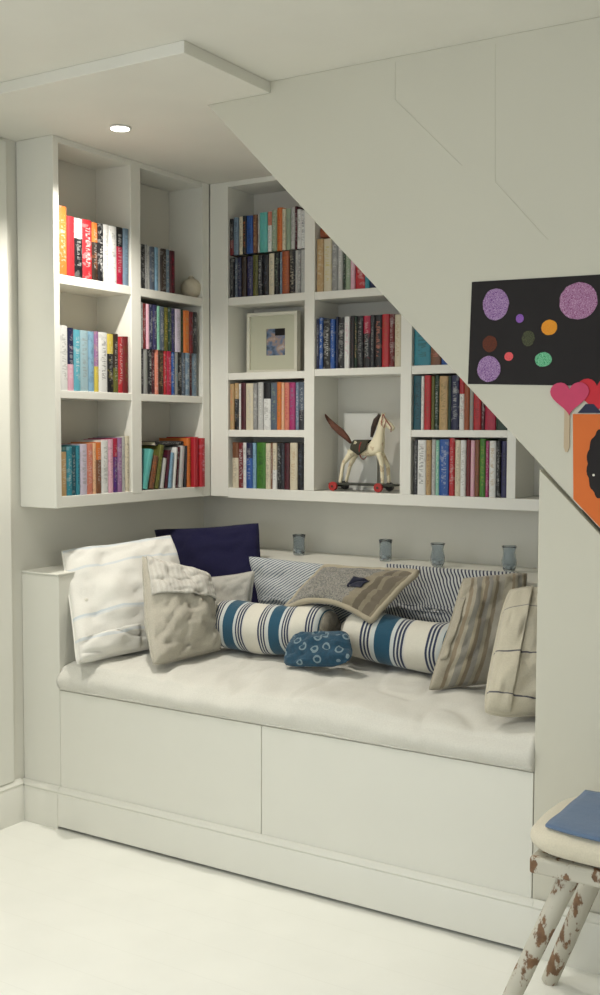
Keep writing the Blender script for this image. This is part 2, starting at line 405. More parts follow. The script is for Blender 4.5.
row('B', .264, .608, 1.8575, (.150, .160), 'black:30,slate:25,navy/grey:30,dark brown/black:35,indigo/grey:42,olive/black:38,charcoal:30,black/slate:44,cream/grey:40,black/sage:34,blue grey:16,rust/orange:50,black/cream:42,light grey:20,grey/white:20,light grey/grey:28', 'in lower row, top left, '+RB, 'lower row of books in the top left compartment of the rear bookcase')
row('B', .262, .608, 2.0205, (.140, .158), 'black_dark red:30,blue grey/navy:38,cream:30,black/orange:30,blue/navy:48,brown/tan:30,light grey:16,turquoise/aqua:58,white^salmon:30,sage:38:1.03,orange/red:38:1.05,cream:26,sage/grey:34,light grey:30,maroon/white:14,white/grey:30:.93,white/navy:30:.87', 'in upper row, top left, '+RB, 'upper row of books in the top left compartment of the rear bookcase')
row('B', .264, .607, 1.3455, (.180, .180), 'tan/salmon:30,black^tan:30,white:16,maroon/black:36,cream/light grey:56,grey:30,light grey/white:38,white^black:50,slate/sage:48,orange/green:30,peach/pink:20,salmon/crimson:34,magenta/blue grey:40,blue grey/lilac:24,slate_charcoal:40', 'in third compartment down, left, '+RB, 'books in the third compartment down at the left of the rear bookcase')
row('B', .272, .600, 1.1185, (.177, .177), 'cream^brown:44,dark red/white:34,white:24,blue^navy:44,light blue:24,green/dark green:64:1.02,cream:34,brown:12,cream_white:30,black:26,charcoal/slate:26,maroon/black:34,cream/tan:50,black/slate:36', 'in bottom left compartment, '+RB, 'books in the bottom left compartment of the rear bookcase')
row('B', .657, .975, 1.8555, (.205, .200), 'tan/cream:34:.93,cream/yellow:38:.93,grey:30:.93,light grey/white:22,dark green:12,sage/light grey:26,pink/white:20,red:46,teal:22,navy/blue:50,navy:55', 'in top middle compartment, '+RB, 'books in the top middle compartment of the rear bookcase')
row('B', .657, 1.008, 1.5715, (.188, .186), 'navy:16,blue/white:26,black/white:50:.98,blue:30:.96,navy/slate:16,black:42,white/pink:34,black/maroon:30,dark green/tan:16,black/grey:40,black^crimson:44,charcoal/grey:26,black/salmon:44,red/rust:44:1.02,dark red:30,cream/tan:40', 'in second compartment down, middle, '+RB, 'books in the second middle compartment of the rear bookcase')
row('B', 1.058, 1.36, 1.5735, (.150, .11), 'teal/dark green:60,brown/salmon:36,blue/navy:48,white:16,cream/white:24,dark red:40,slate:50', 'in upper right compartment, '+RB, 'books in the upper right compartment of the rear bookcase')
row('B', 1.058, 1.410, 1.3475, (.190, .186), 'dark teal/black:48,white:17,red/brown:38,olive/charcoal:20,dark green:26,tan/olive:50,dark green/black:20,navy:44,white^red:30,rust/brown:30,grey/tan:22,red/dark red:42,maroon:20,crimson/red:60,dark green/black:60:.95', 'in middle right compartment, '+RB, 'books in the middle right compartment of the rear bookcase')
row('B', 1.064, 1.411, 1.1185, (.194, .194), 'charcoal:18,white/charcoal:42,tan/brown:24,light grey:20,mint/white:18,blue:46,red:26:1.03,cream:26,white/grey:26,dark red/maroon:20,pink/cream:20,brown/rust:23,green/lime:28:1.03,magenta:14,white/tan:32,black:22,indigo/black:26', 'in bottom right compartment, '+RB, 'books in the bottom right compartment of the rear bookcase')
# one book lying flat on top of the row under the stair slope
o = book((.660+.083, YK+.03, 1.8555+.197+.0), 0, .036, .15, .12, 'rust/yellow')
o.rotation_euler = (0, -PI/2, 0); o.location = (.66+.150, YK+.03, 1.8555+.201+.018)
tag(o, 'rust and yellow book lying flat on the row in top middle compartment, rear bookcase', 'book')
# leaning row, bottom right of the side bookcase
G = 'leaning books in the bottom right compartment of the side bookcase'
lean = [('navy/slate', .452, .150, .030, 0), ('turquoise/aqua', .478, .150, .030, 15), ('brown/orange', .514, .125, .030, 14), ('olive/lime', .545, .165, .026, 12),
        ('light grey/white', .575, .115, .024, 10), ('maroon/purple', .600, .145, .020, 9), ('light blue/blue grey', .622, .135, .026, 7), ('white/cream', .648, .155, .020, 6),
        ('maroon', .668, .157, .012, 6), ('light grey/pink', .690, .160, .028, 5), ('charcoal/slate', .717, .160, .018, 3)]
for i, (sp, y, h, w, a) in enumerate(lean):
    o = book((W-.012, y-.012, 1.1225), PI/2, w-.004, h, .11, sp)
    an = math.radians(a); o.rotation_mode = 'QUATERNION'
    from mathutils import Quaternion
    o.rotation_quaternion = Quaternion((1, 0, 0), -an) @ Quaternion((0, 0, 1), PI/2)
    o.location.z += math.sin(an)*w/2
    tag(o, '%s leaning book, %s from left, bottom right of %s' % (cname(sp), ORD[i], SB), 'book', G)
for sp, y, h, w, xo in (('orange/rust', .728, .190, .024, -.012), ('red/crimson', .755, .194, .027, .004), ('red/pink', .784, .190, .028, .014)):
    o = book((W+xo, y, 1.1225), PI/2, w-.001, h, .14, sp)
    tag(o, '%s tall upright book ending the leaning row, bottom right, %s' % (cname(sp), SB), 'book', G)
o = book((W-.035, .64, 1.2905), PI/2, .016, .165, .09, 'black')
o.rotation_mode = 'QUATERNION'; o.rotation_quaternion = Quaternion((1, 0, 0), -PI/2) @ Quaternion((0, 0, 1), PI/2); o.location = (W-.025, .545, 1.2935)
tag(o, 'black book lying flat across the tops of the leaning row, side bookcase', 'book')

# ================================================================ ORNAMENTS
cer, cnt, cb = base_mat('cream_ceramic', .45)
L(cnt, mixc(cnt, noisy(cnt, 30, 4), srgb((222, 214, 194)), srgb((184, 172, 148))), cb.inputs['Base Color']); bump(cnt, cb, noisy(cnt, 60, 3), .5, .004)
c0 = P(191, 281, X=.128); c0.z = 1.8565; c0 = tuple(c0)
t = thing('round_ornament', 'round cream ornament at the right end of the top shelf, side bookcase', 'ornament', c0)
pr = [(.018, 0), (.026, .004), (.036, .018), (.040, .035), (.038, .052), (.029, .067), (.016, .075), (.012, .076)]
MB().lathe(pr, c0, 28).build('body', cer, t, smooth=True)
MB().lathe([(.012, .0762), (.013, .080), (.007, .086), (.002, .088)], c0, 16).build('lid', cer, t, smooth=True)

# framed picture
z0 = 1.5665; fy = .935; fx0, fx1 = P(246.5, 340, Y=fy).x, P(297, 340, Y=fy).x; fz1 = P(270, 312, Y=fy).z
t = thing('picture_frame', 'white box frame with wide mount and small photo, rear bookcase left shelf', 'picture frame', ((fx0+fx1)/2, fy, z0))
fr = paint('white_frame_paint', (226, 224, 208), .35); mt = paint('cream_mount', (206, 206, 184), .85)
m = MB(); b_ = .014
m.box(fx0, fx1, fy, fy+.026, z0, z0+b_).box(fx0, fx1, fy, fy+.026, fz1-b_, fz1).box(fx0, fx0+b_, fy, fy+.026, z0+b_, fz1-b_).box(fx1-b_, fx1, fy, fy+.026, z0+b_, fz1-b_)
m.build('frame', fr, t, bevel=.0015)
cx, cz = P(275.5, 342, Y=fy+.012).x, P(275.5, 342, Y=fy+.012).z; hw, hh = .044, .052
m = MB(); y0, y1 = fy+.012, fy+.015
m.box(fx0+b_, cx-hw, y0, y1, z0+b_, fz1-b_).box(cx+hw, fx1-b_, y0, y1, z0+b_, fz1-b_).box(cx-hw, cx+hw, y0, y1, z0+b_, cz-hh).box(cx-hw, cx+hw, y0, y1, cz+hh, fz1-b_)
m.build('mount', mt, t)
ph, nt, b = base_mat('small_photo', .3)
tc = N(nt, 'ShaderNodeTexCoord'); sp = N(nt, 'ShaderNodeSeparateXYZ'); L(nt, tc.outputs['Generated'], sp.inputs[0])
r = N(nt, 'ShaderNodeValToRGB'); e = r.color_ramp.elements; e[0].position = .3; e[0].color = srgb((30, 34, 44)); e[1].position = .7; e[1].color = srgb((200, 204, 214))
n_ = e.new(.45); n_.color = srgb((110, 130, 160)); n_ = e.new(.56); n_.color = srgb((176, 150, 134))
L(nt, noisy(nt, 26, 3), r.inputs[0])
topd = mth(nt, 'MULTIPLY', mth(nt, 'GREATER_THAN', sp.outputs['Z'], .74), mth(nt, 'GREATER_THAN', sp.outputs['X'], .45))
L(nt, mixc(nt, topd, r.outputs[0], srgb((22, 20, 22))), b.inputs['Base Color'])
MB().box(cx-hw, cx+hw, y1, y1+.002, cz-hh, cz+hh).build('photo', ph, t)
bx('backing', fr, t, fx0+.003, fx1-.003, fy+.0265, fy+.030, z0+.002, fz1-.002, bevel=0)

# pale card propped behind the horse
o = MB().box(P(343, 440, Y=1.0).x, P(377, 440, Y=1.0).x, 1.002, 1.006, 1.1185, P(360, 413, Y=1.0).z).build('card', paint('pale_card', (222, 222, 216), .8))
tag(o, 'plain pale square card leaning behind the toy horse', 'card')

# wheeled toy horse
HY = .930
def H(px, py, dy=0): return P(px, py, Y=HY+dy)
hl = H(364, 489); hl.z = 1.1185
t = thing('toy_horse', 'cream wooden toy horse with brown tail on a wheeled platform, rear bookcase', 'toy horse', hl)
hm, nt, b = base_mat('cream_worn_paint', .5)
f = noisy(nt, 40, 4); f = mth(nt, 'MULTIPLY', mth(nt, 'GREATER_THAN', f, .60), .6)
L(nt, mixc(nt, f, srgb((232, 222, 192)), srgb((186, 160, 120))), b.inputs['Base Color'])
sk = [(354, 447, 0, .026), (362, 450, 0, .027), (371, 450, 0, .026), (378, 446, 0, .026), (380, 436, 0, .019), (381, 427, 0, .015), (383, 420, 0, .016), (389, 425, 0, .013), (394, 430, 0, .010),
      (352, 452, -.018, .015), (343, 464, -.022, .0075), (340, 483.5, -.024, .0065),
      (356, 453, .018, .014), (350, 466, .022, .0075), (346, 482.5, .024, .0065),
      (379, 453, -.018, .013), (382, 466, -.021, .008), (382.5, 484.5, -.023, .0065),
      (381, 453, .018, .013), (388, 466, .021, .008), (389, 483.5, .023, .0065),
      (381.5, 417, -.007, .004), (382.5, 412.5, -.008, .002), (383.5, 417, .007, .004), (385, 412.5, .008, .002)]
ed = [(0, 1), (1, 2), (2, 3), (3, 4), (4, 5), (5, 6), (6, 7), (7, 8), (0, 9), (9, 10), (10, 11), (0, 12), (12, 13), (13, 14), (3, 15), (15, 16), (16, 17), (3, 18), (18, 19), (19, 20), (6, 21), (21, 22), (6, 23), (23, 24)]
me = bpy.data.meshes.new('body'); me.from_pydata([H(a, b2, c)-hl for a, b2, c, r_ in sk], ed, []); me.materials.append(hm)
hb = bpy.data.objects.new('body', me); C.objects.link(hb); hb.parent = t
sm = hb.modifiers.new('skin', 'SKIN')
if not me.skin_vertices: me.attributes  # created with the modifier
lay = me.skin_vertices[0] if me.skin_vertices else None
if lay:
    for i, s_ in enumerate(sk): lay.data[i].radius = (s_[3], s_[3])
    lay.data[1].use_root = True
sm.use_smooth_shade = True
sb = hb.modifiers.new('sub', 'SUBSURF'); sb.levels = sb.render_levels = 2
brown, nt, b = base_mat('brown_horsehair', .8); L(nt, mixc(nt, noisy(nt, 90, 3), srgb((120, 74, 56)), srgb((70, 44, 34))), b.inputs['Base Color'])
dk, nt, b = base_mat('dark_mane', .8); L(nt, mixc(nt, noisy(nt, 90, 3), srgb((78, 62, 54)), srgb((40, 32, 28))), b.inputs['Base Color'])
MB().tube([H(351, 443), H(347, 438), H(341, 432), H(334, 426), H(328, 419), H(324, 413)], [.005, .010, .014, .012, .007, .002], 12).build('tail', brown, t, smooth=True)
MB().tube([H(379.5, 415), H(376, 420), H(373.5, 428), H(371.5, 437)], [.005, .010, .010, .005], 10).build('mane', dk, t, smooth=True)
sd = paint('saddle_olive_cloth', (70, 68, 54), .9, .2, 60)
sad = MB(); rings = []
for i in range(9):
    u = i/8; cxp = 354.5+(370.5-354.5)*u; row_ = []
    for k in range(13):
        a = -1.55+3.1*k/12; rr = .0335-.001*abs(a); droop = .022*(1-abs(2*u-1))*(abs(a)/1.55)**2
        c_ = H(cxp, 449.5, 0); row_.append(sad.b.verts.new((c_.x, c_.y+rr*math.sin(a)*.98, c_.z+rr*math.cos(a)-droop)))
    rings.append(row_)
for A, B in zip(rings, rings[1:]):
    for k in range(12): sad.b.faces.new((A[k], A[k+1], B[k+1], B[k]))
so = sad.build('saddle', sd, t, smooth=True); sol = so.modifiers.new('s', 'SOLIDIFY'); sol.thickness = .003; sol.offset = 1
redl = paint('red_leather', (150, 50, 44), .6)
cc = H(363.5, 450); MB().tube([(cc.x, cc.y+.033*math.sin(2*PI*k/20), cc.z+.034*math.cos(2*PI*k/20)) for k in range(20)], .0022, 6, closed=True).build('girth_strap', redl, t, smooth=True)
MB().tube([H(383, 414, -.014), H(386, 420, -.016), H(384, 428, -.017), H(381, 424, -.018), H(383, 414, -.014)], .0016, 6).tube([H(386, 420, -.015), H(391, 427, -.012), H(391, 432, -.010)], .0016, 6).build('bridle', redl, t, smooth=True)
pf = paint('dark_green_platform_paint', (64, 66, 56), .6, .3, 40)
a_ = H(333, 486); e_ = H(398, 486)
z_ = 1.1185+.022
MB().box(a_.x, e_.x, HY-.036, HY+.036, z_, z_+.007).build('platform', pf, t, bevel=.001)
for px in (339, 384):
    for dy in (-.045, .045):
        c_ = H(px, 486); c_.y = HY+dy; c_.z = 1.1185+.0175
        w_ = MB().lathe([(.006, -.007), (.0165, -.006), (.017, -.003), (.017, .003), (.0165, .006), (.006, .007)], c_, 20, 'y').build('wheel', paint('red_wheel_paint', (168, 40, 36), .4) if dy < 0 else paint('dark_wheel_paint', (36, 34, 36), .4), t, smart=True)
        MB().lathe([(.0045, -.009), (.0045, .009)], c_, 10, 'y').build('hub', pf, w_)
    c_ = H(px, 486); MB().tube([(c_.x, HY-.045, 1.1185+.0175), (c_.x, HY+.045, 1.1185+.0175)], .003, 8).build('axle', pf, t)

# glass votives on the ledge
gl, nt, b = base_mat('blue_grey_glass', .12); b.inputs['Base Color'].default_value = srgb((218, 226, 232)); b.inputs['Transmission Weight'].default_value = .95; b.inputs['IOR'].default_value = 1.3
for i, (px, py, h_, kd, lb_) in enumerate(((299, 555, .079, 0, 'straight blue-grey glass tumbler at the left end of the rear ledge'),
      (385.5, 561, .079, 0, 'blue-grey glass tumbler, second from left, behind the pillow with blue patch'),
      (437.5, 567, .084, 1, 'tulip-shaped blue-grey glass votive holder, third from left on the ledge'),
      (509, 572, .089, 1, 'largest blue-grey tulip glass votive holder, nearest the right-hand pier'))):
    c_ = P(px, py, Z=ZL+.006); c_.y = min(c_.y, .99); c_.z = ZL+.0065; rr = .0255
    t = thing('glass_votive', lb_, 'glass', c_, 'blue-grey glasses along the ledge')
    if kd: out = [(.55, 0), (.75, .06), (1.0, .25), (1.02, .42), (.86, .62), (.80, .75), (.92, .92), (1.04, 1.0)]
    else: out = [(.78, 0), (.84, .05), (.90, .3), (.88, .55), (.90, .8), (1.0, 1.0)]
    inn = [(max(.2, a-.14), max(.09, b2)) for a, b2 in out[::-1]]
    MB().lathe([(a*rr, b2*h_) for a, b2 in out+inn], c_, 28).build('bowl', gl, t, smooth=True)
    MB().lathe([(rr*.86*.5, h_*.10), (rr*.86*.5, h_*.26)], c_, 18).build('candle', paint('white_wax', (220, 222, 220), .5), t, smart=True)

# ================================================================ PILLOWS
class Pillow:
    def __init__(s, TL, TR, BR, BL, T, pinch=.07, wr=.006, seed=0, p=.36, rd=.06, arch=0):
        s.c = [Vector(v) for v in (TL, TR, BR, BL)]; s.T = T; s.pinch = pinch; s.rd = rd; s.arch = arch; s.wr = wr; s.seed = seed; s.p = p
        TL, TR, BR, BL = s.c; n = ((TR+BR-TL-BL).cross(TL+TR-BL-BR)); n.normalize()
        if n.dot(CAM-(TL+BR)/2) < 0: n = -n
        s.n = n; s.ctr = (TL+TR+BR+BL)/4
    def base(s, u, v):
        TL, TR, BR, BL = s.c; k = s.pinch
        uu = u*(1-k*(1-v*v))*math.sqrt(1-s.rd*v**4); vv = v*(1-k*(1-u*u))*math.sqrt(1-s.rd*u**4)
        a = (uu+1)/2; b = (vv+1)/2
        return (TL*(1-a)+TR*a)*b+(BL*(1-a)+BR*a)*(1-b)+Vector((0, 0, s.arch*(1-u*u)*(1-b)))
    def at(s, u, v, side=1, off=0):
        t = s.T*(max(0, (1-u*u)*(1-v*v))**s.p)
        q = Vector((u*2.2+s.seed, v*2.2, side*3+s.seed*1.7))
        w = noise.noise(q)*1.5+noise.noise(q*2.3)*.9+noise.noise(Vector((u*2+v*6+s.seed, v*3-u*5, side)))*.5
        r = abs(noise.noise(Vector((u*1.6+v*1.1+s.seed*3, v*2.6-u*.9, side*2)))); w -= max(0, .12-r)*13
        edge = min(1, 6*min(1-abs(u), 1-abs(v))+.15)
        b = s.base(u, v); d = s.n*(side*t)+s.n*(w*s.wr*edge*side)
        jag = s.n*(noise.noise(Vector((u*1.5, v*1.5, s.seed+9)))*s.wr*1.6)
        return b+d+jag+s.n*(off*side)
    def grid(s, m, us, vs, side, off=0, size=None):
        uvl = m.b.loops.layers.uv.active; g = [[m.b.verts.new(s.at(u, v, side, off)) for v in vs] for u in us]
        for i in range(len(us)-1):
            for j in range(len(vs)-1):
                f = m.b.faces.new((g[i][j], g[i+1][j], g[i+1][j+1], g[i][j+1]))
                for l, (a, b) in zip(f.loops, ((i, j), (i+1, j), (i+1, j+1), (i, j+1))): l[uvl].uv = ((us[a]+1)/2, (vs[b]+1)/2)
        return g
    def build(s, name, mat, parent, n=34):
        m = MB(); us = [math.sin((-1+2*i/n)*PI/2) for i in range(n+1)]
        s.grid(m, us, us, 1); s.grid(m, us, us, -1)
        bmesh.ops.remove_doubles(m.b, verts=m.b.verts, dist=.0012)
        return m.build(name, mat, parent, smooth=True)
    def shell(s, name, mat, parent, u0, u1, v0, v1, off=.003, n=16, thick=.002, side=1):
        m = MB(); s.grid(m, [u0+(u1-u0)*i/n for i in range(n+1)], [v0+(v1-v0)*i/n for i in range(n+1)], side, off)
        o = m.build(name, mat, parent, smooth=True); q = o.modifiers.new('s', 'SOLIDIFY'); q.thickness = thick; q.offset = 0; return o
    def piping(s, name, mat, parent, r=.003, sides='TRBL'):
        n = 24; pts = []
        for k in range(n): pts.append(s.at(-1+2*k/n, 1, 1, 0))
        for k in range(n): pts.append(s.at(1, 1-2*k/n, 1, 0))
        for k in range(n): pts.append(s.at(1-2*k/n, -1, 1, 0))
        for k in range(n): pts.append(s.at(-1, -1+2*k/n, 1, 0))
        return MB().tube(pts, r, 6, closed=True).build(name, mat, parent, smooth=True)
    def button(s, u, v, mat, parent, r=.006):
        c_ = s.at(u, v, 1, .002)
        z = s.n; x = z.orthogonal().normalized(); y = z.cross(x); m = MB()
        rings = []
        for rr, h in ((.3, .000), (1, 0), (1, .5), (.7, .6), (.15, .45)):
            rings.append([m.b.verts.new(c_+(x*math.cos(a)+y*math.sin(a))*rr*r+z*h*r*.6) for a in [2*PI*k/12 for k in range(12)]])
        for A, B in zip(rings, rings[1:]):
            for k in range(12): m.b.faces.new((A[k], A[(k+1) % 12], B[(k+1) % 12], B[k]))
        m.b.faces.new(rings[-1]); m.b.faces.new(rings[0][::-1])
        return m.build('button', mat, parent, smooth=True)
btn = paint('pale_button', (226, 222, 210), .3)

# materials of the pillows
fA = fabric('white_linen_faint_blue_stripe', ramp_stripes([(0, (236, 234, 226)), (.40, (220, 225, 226)), (.44, (236, 234, 226)), (.70, (228, 230, 228)), (.73, (212, 220, 224)), (.76, (236, 234, 226))], .62, angle=PI/2, phase=.10, wob=.12), var=.06)
fB = fabric('oatmeal_linen', c=(206, 200, 184), var=.16, bs=.5)
fB2 = fabric('pale_quilted_linen', ramp_stripes([(0, (228, 225, 216)), (.5, (218, 214, 204))], .06, angle=0, wob=.1), var=.14, bs=.5)
fC = fabric('navy_velvet', c=(12, 12, 58), var=.06, bs=.4)
fC.node_tree.nodes['Principled BSDF'].inputs['Sheen Weight'].default_value = .05
fD = fabric('pale_grey_linen', c=(196, 194, 186), var=.16)
fE = fabric('fine_blue_grey_ticking', ramp_stripes([(0, (206, 210, 208)), (.62, (82, 98, 120))], .023, angle=-.75, wob=.06), var=.1)
fG = fabric('navy_ticking', ramp_stripes([(0, (206, 208, 204)), (.55, (50, 56, 82))], .024, angle=.30, wob=.08), var=.1)
def tweed(nt, U, V):
    n1 = noisy(nt, 190, 2)
    a = mixc(nt, mth(nt, 'GREATER_THAN', n1, .5), srgb((160, 156, 146)), srgb((122, 122, 118)))
    st = mth(nt, 'MULTIPLY', mth(nt, 'GREATER_THAN', U, .80), mth(nt, 'LESS_THAN', U, .86))
    st2 = mth(nt, 'MULTIPLY', mth(nt, 'GREATER_THAN', U, .90), mth(nt, 'LESS_THAN', U, .97))
    b = mixc(nt, mth(nt, 'GREATER_THAN', U, .70), a, srgb((152, 142, 120)))
    b = mixc(nt, st, b, srgb((112, 102, 86))); return mixc(nt, st2, b, srgb((122, 112, 96)))
fF = fabric('grey_tweed_with_brown_stripe', tweed, var=.16, bs=.6)
fFp = fabric('dark_blue_patch', c=(22, 28, 52), var=.06)
fH = fabric('brown_and_cream_striped_sacking', ramp_stripes([(0, (190, 182, 162)), (.20, (156, 140, 116)), (.27, (186, 178, 158)), (.34, (150, 146, 136)), (.46, (176, 166, 142)), (.52, (140, 126, 104)), (.60, (160, 156, 148)), (.70, (186, 178, 158)), (.78, (150, 136, 114)), (.86, (180, 174, 160))], .62, angle=0, wob=.05), var=.16, bs=.6)
fI = fabric('cream_grain_sack', ramp_stripes([(0, (216, 208, 186)), (.18, (94, 92, 100)), (.192, (216, 208, 186)), (.49, (94, 92, 100)), (.502, (216, 208, 186)), (.84, (150, 146, 140)), (.85, (216, 208, 186))], 1.0, angle=PI/2-.1, wob=.10), var=.12, bs=.5)

MZ = .592
# navy, at the back corner
k = Pillow(P(153, 529, Y=.66), P(260, 522, Y=.745), (.60, .615, .60), (.225, .60, .60), .060, .05, .007, 3)
t = thing('throw_pillow', 'dark navy blue square pillow standing in the rear left corner', 'pillow', (.40, .61, .59))
k.build('pillow_body', fC, t); k.piping('seam', fC, t, .0025)
# white, left, against the arm
k = Pillow(P(60, 550, Y=.10), P(172, 533, Y=.46), (.45, .44, .600), P(75, 666, Z=.577), .066, .05, .009, 11)
t = thing('throw_pillow', 'large white linen pillow with faint blue stripes against the left arm', 'pillow', (.32, .22, .59))
k.build('pillow_body', fA, t); k.piping('seam', fA, t, .003); k.button(-.80, .0, btn, t, .006)
k.shell('corner_fold', fA, t, -.98, -.05, -.99, -.62, .008)
# small pale one under the navy
k = Pillow(P(204, 578, Y=.500), P(255, 571, Y=.53), (.60, .48, .605), (.42, .45, .605), .042, .05, .005, 5)
t = thing('throw_pillow', 'small pale grey linen pillow under the navy one, behind the oatmeal pillow', 'pillow', (.5, .47, .59))
k.build('pillow_body', fD, t); k.piping('piping', fD, t, .004)
# oatmeal linen with folded flap
k = Pillow(P(141, 556, Y=.19), P(207, 574, Y=.37), P(221, 650, Z=MZ+.002), P(151, 667, Z=MZ-.004), .066, .03, .009, 21)
t = thing('throw_pillow', 'oatmeal linen pillow with pale folded flap in front of the white pillow', 'pillow', (.51, .25, .59))
k.build('pillow_body', fB, t); k.shell('flap', fB2, t, -.97, 1.02, .22, .995, .010, 22, .005); k.piping('piping', fB, t, .004)
# ticking pillows along the ledge
k = Pillow(P(247, 555, Y=.63), P(380, 568, Y=.655), (1.05, .60, .60), (.62, .575, .60), .048, .04, .005, 31)
t = thing('throw_pillow', 'finely striped blue-grey ticking pillow behind the left striped bolster', 'pillow', (.83, .6, .59))
k.build('pillow_body', fE, t); k.button(-.15, .05, btn, t, .007); k.shell('placket', fE, t, -.9, .2, -.10, .02, .004)
k = Pillow(P(384, 562, Y=.655), P(530, 572, Y=.66), (1.54, .60, .60), (1.085, .60, .60), .048, .04, .005, 37)
t = thing('throw_pillow', 'navy and white ticking pillow leaning on the ledge behind the right bolster', 'pillow', (1.32, .6, .59))
k.build('pillow_body', fG, t); k.button(-.15, .05, btn, t, .007); k.shell('placket', fG, t, -.75, .5, -.02, .10, .004)
# bolsters
ST = [(0, (226, 222, 208))]
def lines(a):
    for q in (0, .055, .110): ST.extend([(a+q, (40, 52, 84)), (a+q+.032, (214, 214, 206))])
lines(.16); ST.extend([(.325, (206, 212, 210)), (.38, (24, 80, 106)), (.62, (206, 212, 210))]); lines(.675); ST.append((.84, (226, 222, 208)))
def bolster_mat(name, per, ph): return fabric(name, ramp_stripes(ST, per, phase=ph), var=.08)
capm = fabric('beige_bolster_end', c=(176, 168, 152), var=.3, bs=.6)
def bolster(label, a, b, r, mat, seed, x):
    a, b = Vector(a), Vector(b); ax = (b-a); ln = ax.length; ax.normalize(); s1 = Vector((0, 0, 1)); s1 = (s1-ax*s1.dot(ax)).normalized(); s2 = ax.cross(s1)
    base = (a+b)/2; base.z = MZ
    t = thing('bolster', label, 'bolster cushion', base, 'blue and cream striped bolsters on the bench')
    m = MB(); uvl = m.b.loops.layers.uv.active; n, sg = 48, 40; g_ = []
    for i in range(n+1):
        s = i/n; e = min(s, 1-s)*ln/.05; e = min(1, e); rr = r*(.80+.20*math.sqrt(max(0, 1-(1-e)**2)))
        ring = []
        for k_ in range(sg):
            an = 2*PI*k_/sg; w = noise.noise(Vector((s*5+seed, math.cos(an)*1.5, math.sin(an)*1.5)))*.006
            flat = .90 if math.sin(an) < -2 else 1
            p_ = a+ax*(s*ln)+(s1*math.cos(an)*(1 if math.cos(an) > 0 else .93)+s2*math.sin(an)*1.03)*(rr+w)
            p_ += s1*(.006*math.sin(s*PI*2+seed)); ring.append(m.b.verts.new(p_))
        g_.append(ring)
    for i in range(n):
        for k_ in range(sg):
            f = m.b.faces.new((g_[i][k_], g_[i][(k_+1) % sg], g_[i+1][(k_+1) % sg], g_[i+1][k_]))
            for l, ii in zip(f.loops, (i, i, i+1, i+1)): l[uvl].uv = (ii/n*ln, 0)
    m.b.faces.new(g_[0][::-1]); m.b.faces.new(g_[-1])
    m.build('bolster_body', mat, t, smart=True)
    for c_, d in ((a, -1), (b, 1)):
        m = MB(); rings = []
        for q, h in ((.82, 0), (.76, .010), (.55, .018), (.3, .016), (.1, .008)):
            rings.append([m.b.verts.new(c_+ax*d*(h+.001+.003*math.sin(9*an)*(q < .8))+(s1*math.cos(an)+s2*math.sin(an))*q*r) for an in [2*PI*z_/36 for z_ in range(36)]])
        for A, B in zip(rings, rings[1:]):
            for z_ in range(36): m.b.faces.new((A[z_], A[(z_+1) % 36], B[(z_+1) % 36], B[z_]))
        m.b.faces.new(rings[-1])
        m.build('end_cap', capm, t, smooth=True)
bolster('blue and cream striped bolster at left, beside the oatmeal pillow', P(222, 625, Y=.405), P(329, 633, Y=.43), .088, bolster_mat('blue_cream_stripe_left', .178, .056), 2, 0)
bolster('blue and cream striped bolster at right, beside the brown striped pillow', P(352, 635, Y=.455), P(455, 650, Y=.455), .082, bolster_mat('blue_cream_stripe_right', .229, -.164), 7, 0)
# grey tweed pillow lying across
k = Pillow(P(325, 567, Y=.585), P(419, 571, Y=.50), P(371, 621, Y=.385), P(279, 611, Y=.41), .030, .06, .006, 44, arch=.045)
t = thing('throw_pillow', 'grey tweed pillow with a dark blue patch lying across both bolsters', 'pillow', tuple(k.ctr))
k.build('pillow_body', fF, t); k.piping('piping', fabric('beige_piping', c=(178, 168, 146)), t, .011)
k.shell('patch', fFp, t, .18, .52, -.26, .14, .004)
# brown striped
k = Pillow(P(464, 577, Y=.43), P(528, 572, Y=.52), (1.62, .43, .60), P(428, 691, Z=MZ), .060, .03, .008, 51)
t = thing('throw_pillow', 'brown and cream striped pillow leaning right of the bolsters', 'pillow', (1.53, .34, .59))
k.build('pillow_body', fH, t); k.piping('seam', fH, t, .003)
k.shell('placket', fH, t, -.99, -.86, -.5, .6, .006)
# cream grain sack pillow at the right pier
k = Pillow(P(507, 586, Y=.25), (1.93, .36, .90), (1.94, .22, .60), P(480, 718, Z=MZ-.004), .075, .01, .009, 63, rd=.16)
t = thing('throw_pillow', 'cream sack pillow with thin dark lines, half hidden by the right pier', 'pillow', (1.8, .18, .59))
k.build('pillow_body', fI, t); k.piping('seam', fI, t, .004); k.shell('placket', fI, t, -.98, -.58, -.98, .97, .010, 20, .004)
# small teal patterned cushion
def dots(nt, U, V):
    v = N(nt, 'ShaderNodeTexVoronoi'); v.inputs['Scale'].default_value = 24; v.inputs['Randomness'].default_value = .7
    tc = N(nt, 'ShaderNodeTexCoord'); L(nt, tc.outputs['Object'], v.inputs['Vector'])
    d = v.outputs['Distance']; ring = mth(nt, 'MULTIPLY', mth(nt, 'GREATER_THAN', d, .24), mth(nt, 'LESS_THAN', d, .36))
    a = mixc(nt, noisy(nt, 90, 2), srgb((12, 48, 72)), srgb((28, 84, 110)))
    return mixc(nt, mth(nt, 'MULTIPLY', ring, .42), a, srgb((176, 196, 200)))
fJ = fabric('teal_ring_print', dots, var=.08)
c_ = P(318, 651, Y=.30)
k = Pillow(P(291, 634, Y=.33), P(350, 630, Y=.34), P(353, 664, Y=.25), P(281, 668, Y=.24), .034, .02, .007, 77, p=.42, rd=.28)
t = thing('small_cushion', 'small teal cushion printed with pale rings, in front of the bolsters', 'cushion', tuple(k.ctr))
k.build('cushion_body', fJ, t, 24); k.piping('seam', fJ, t, .002)

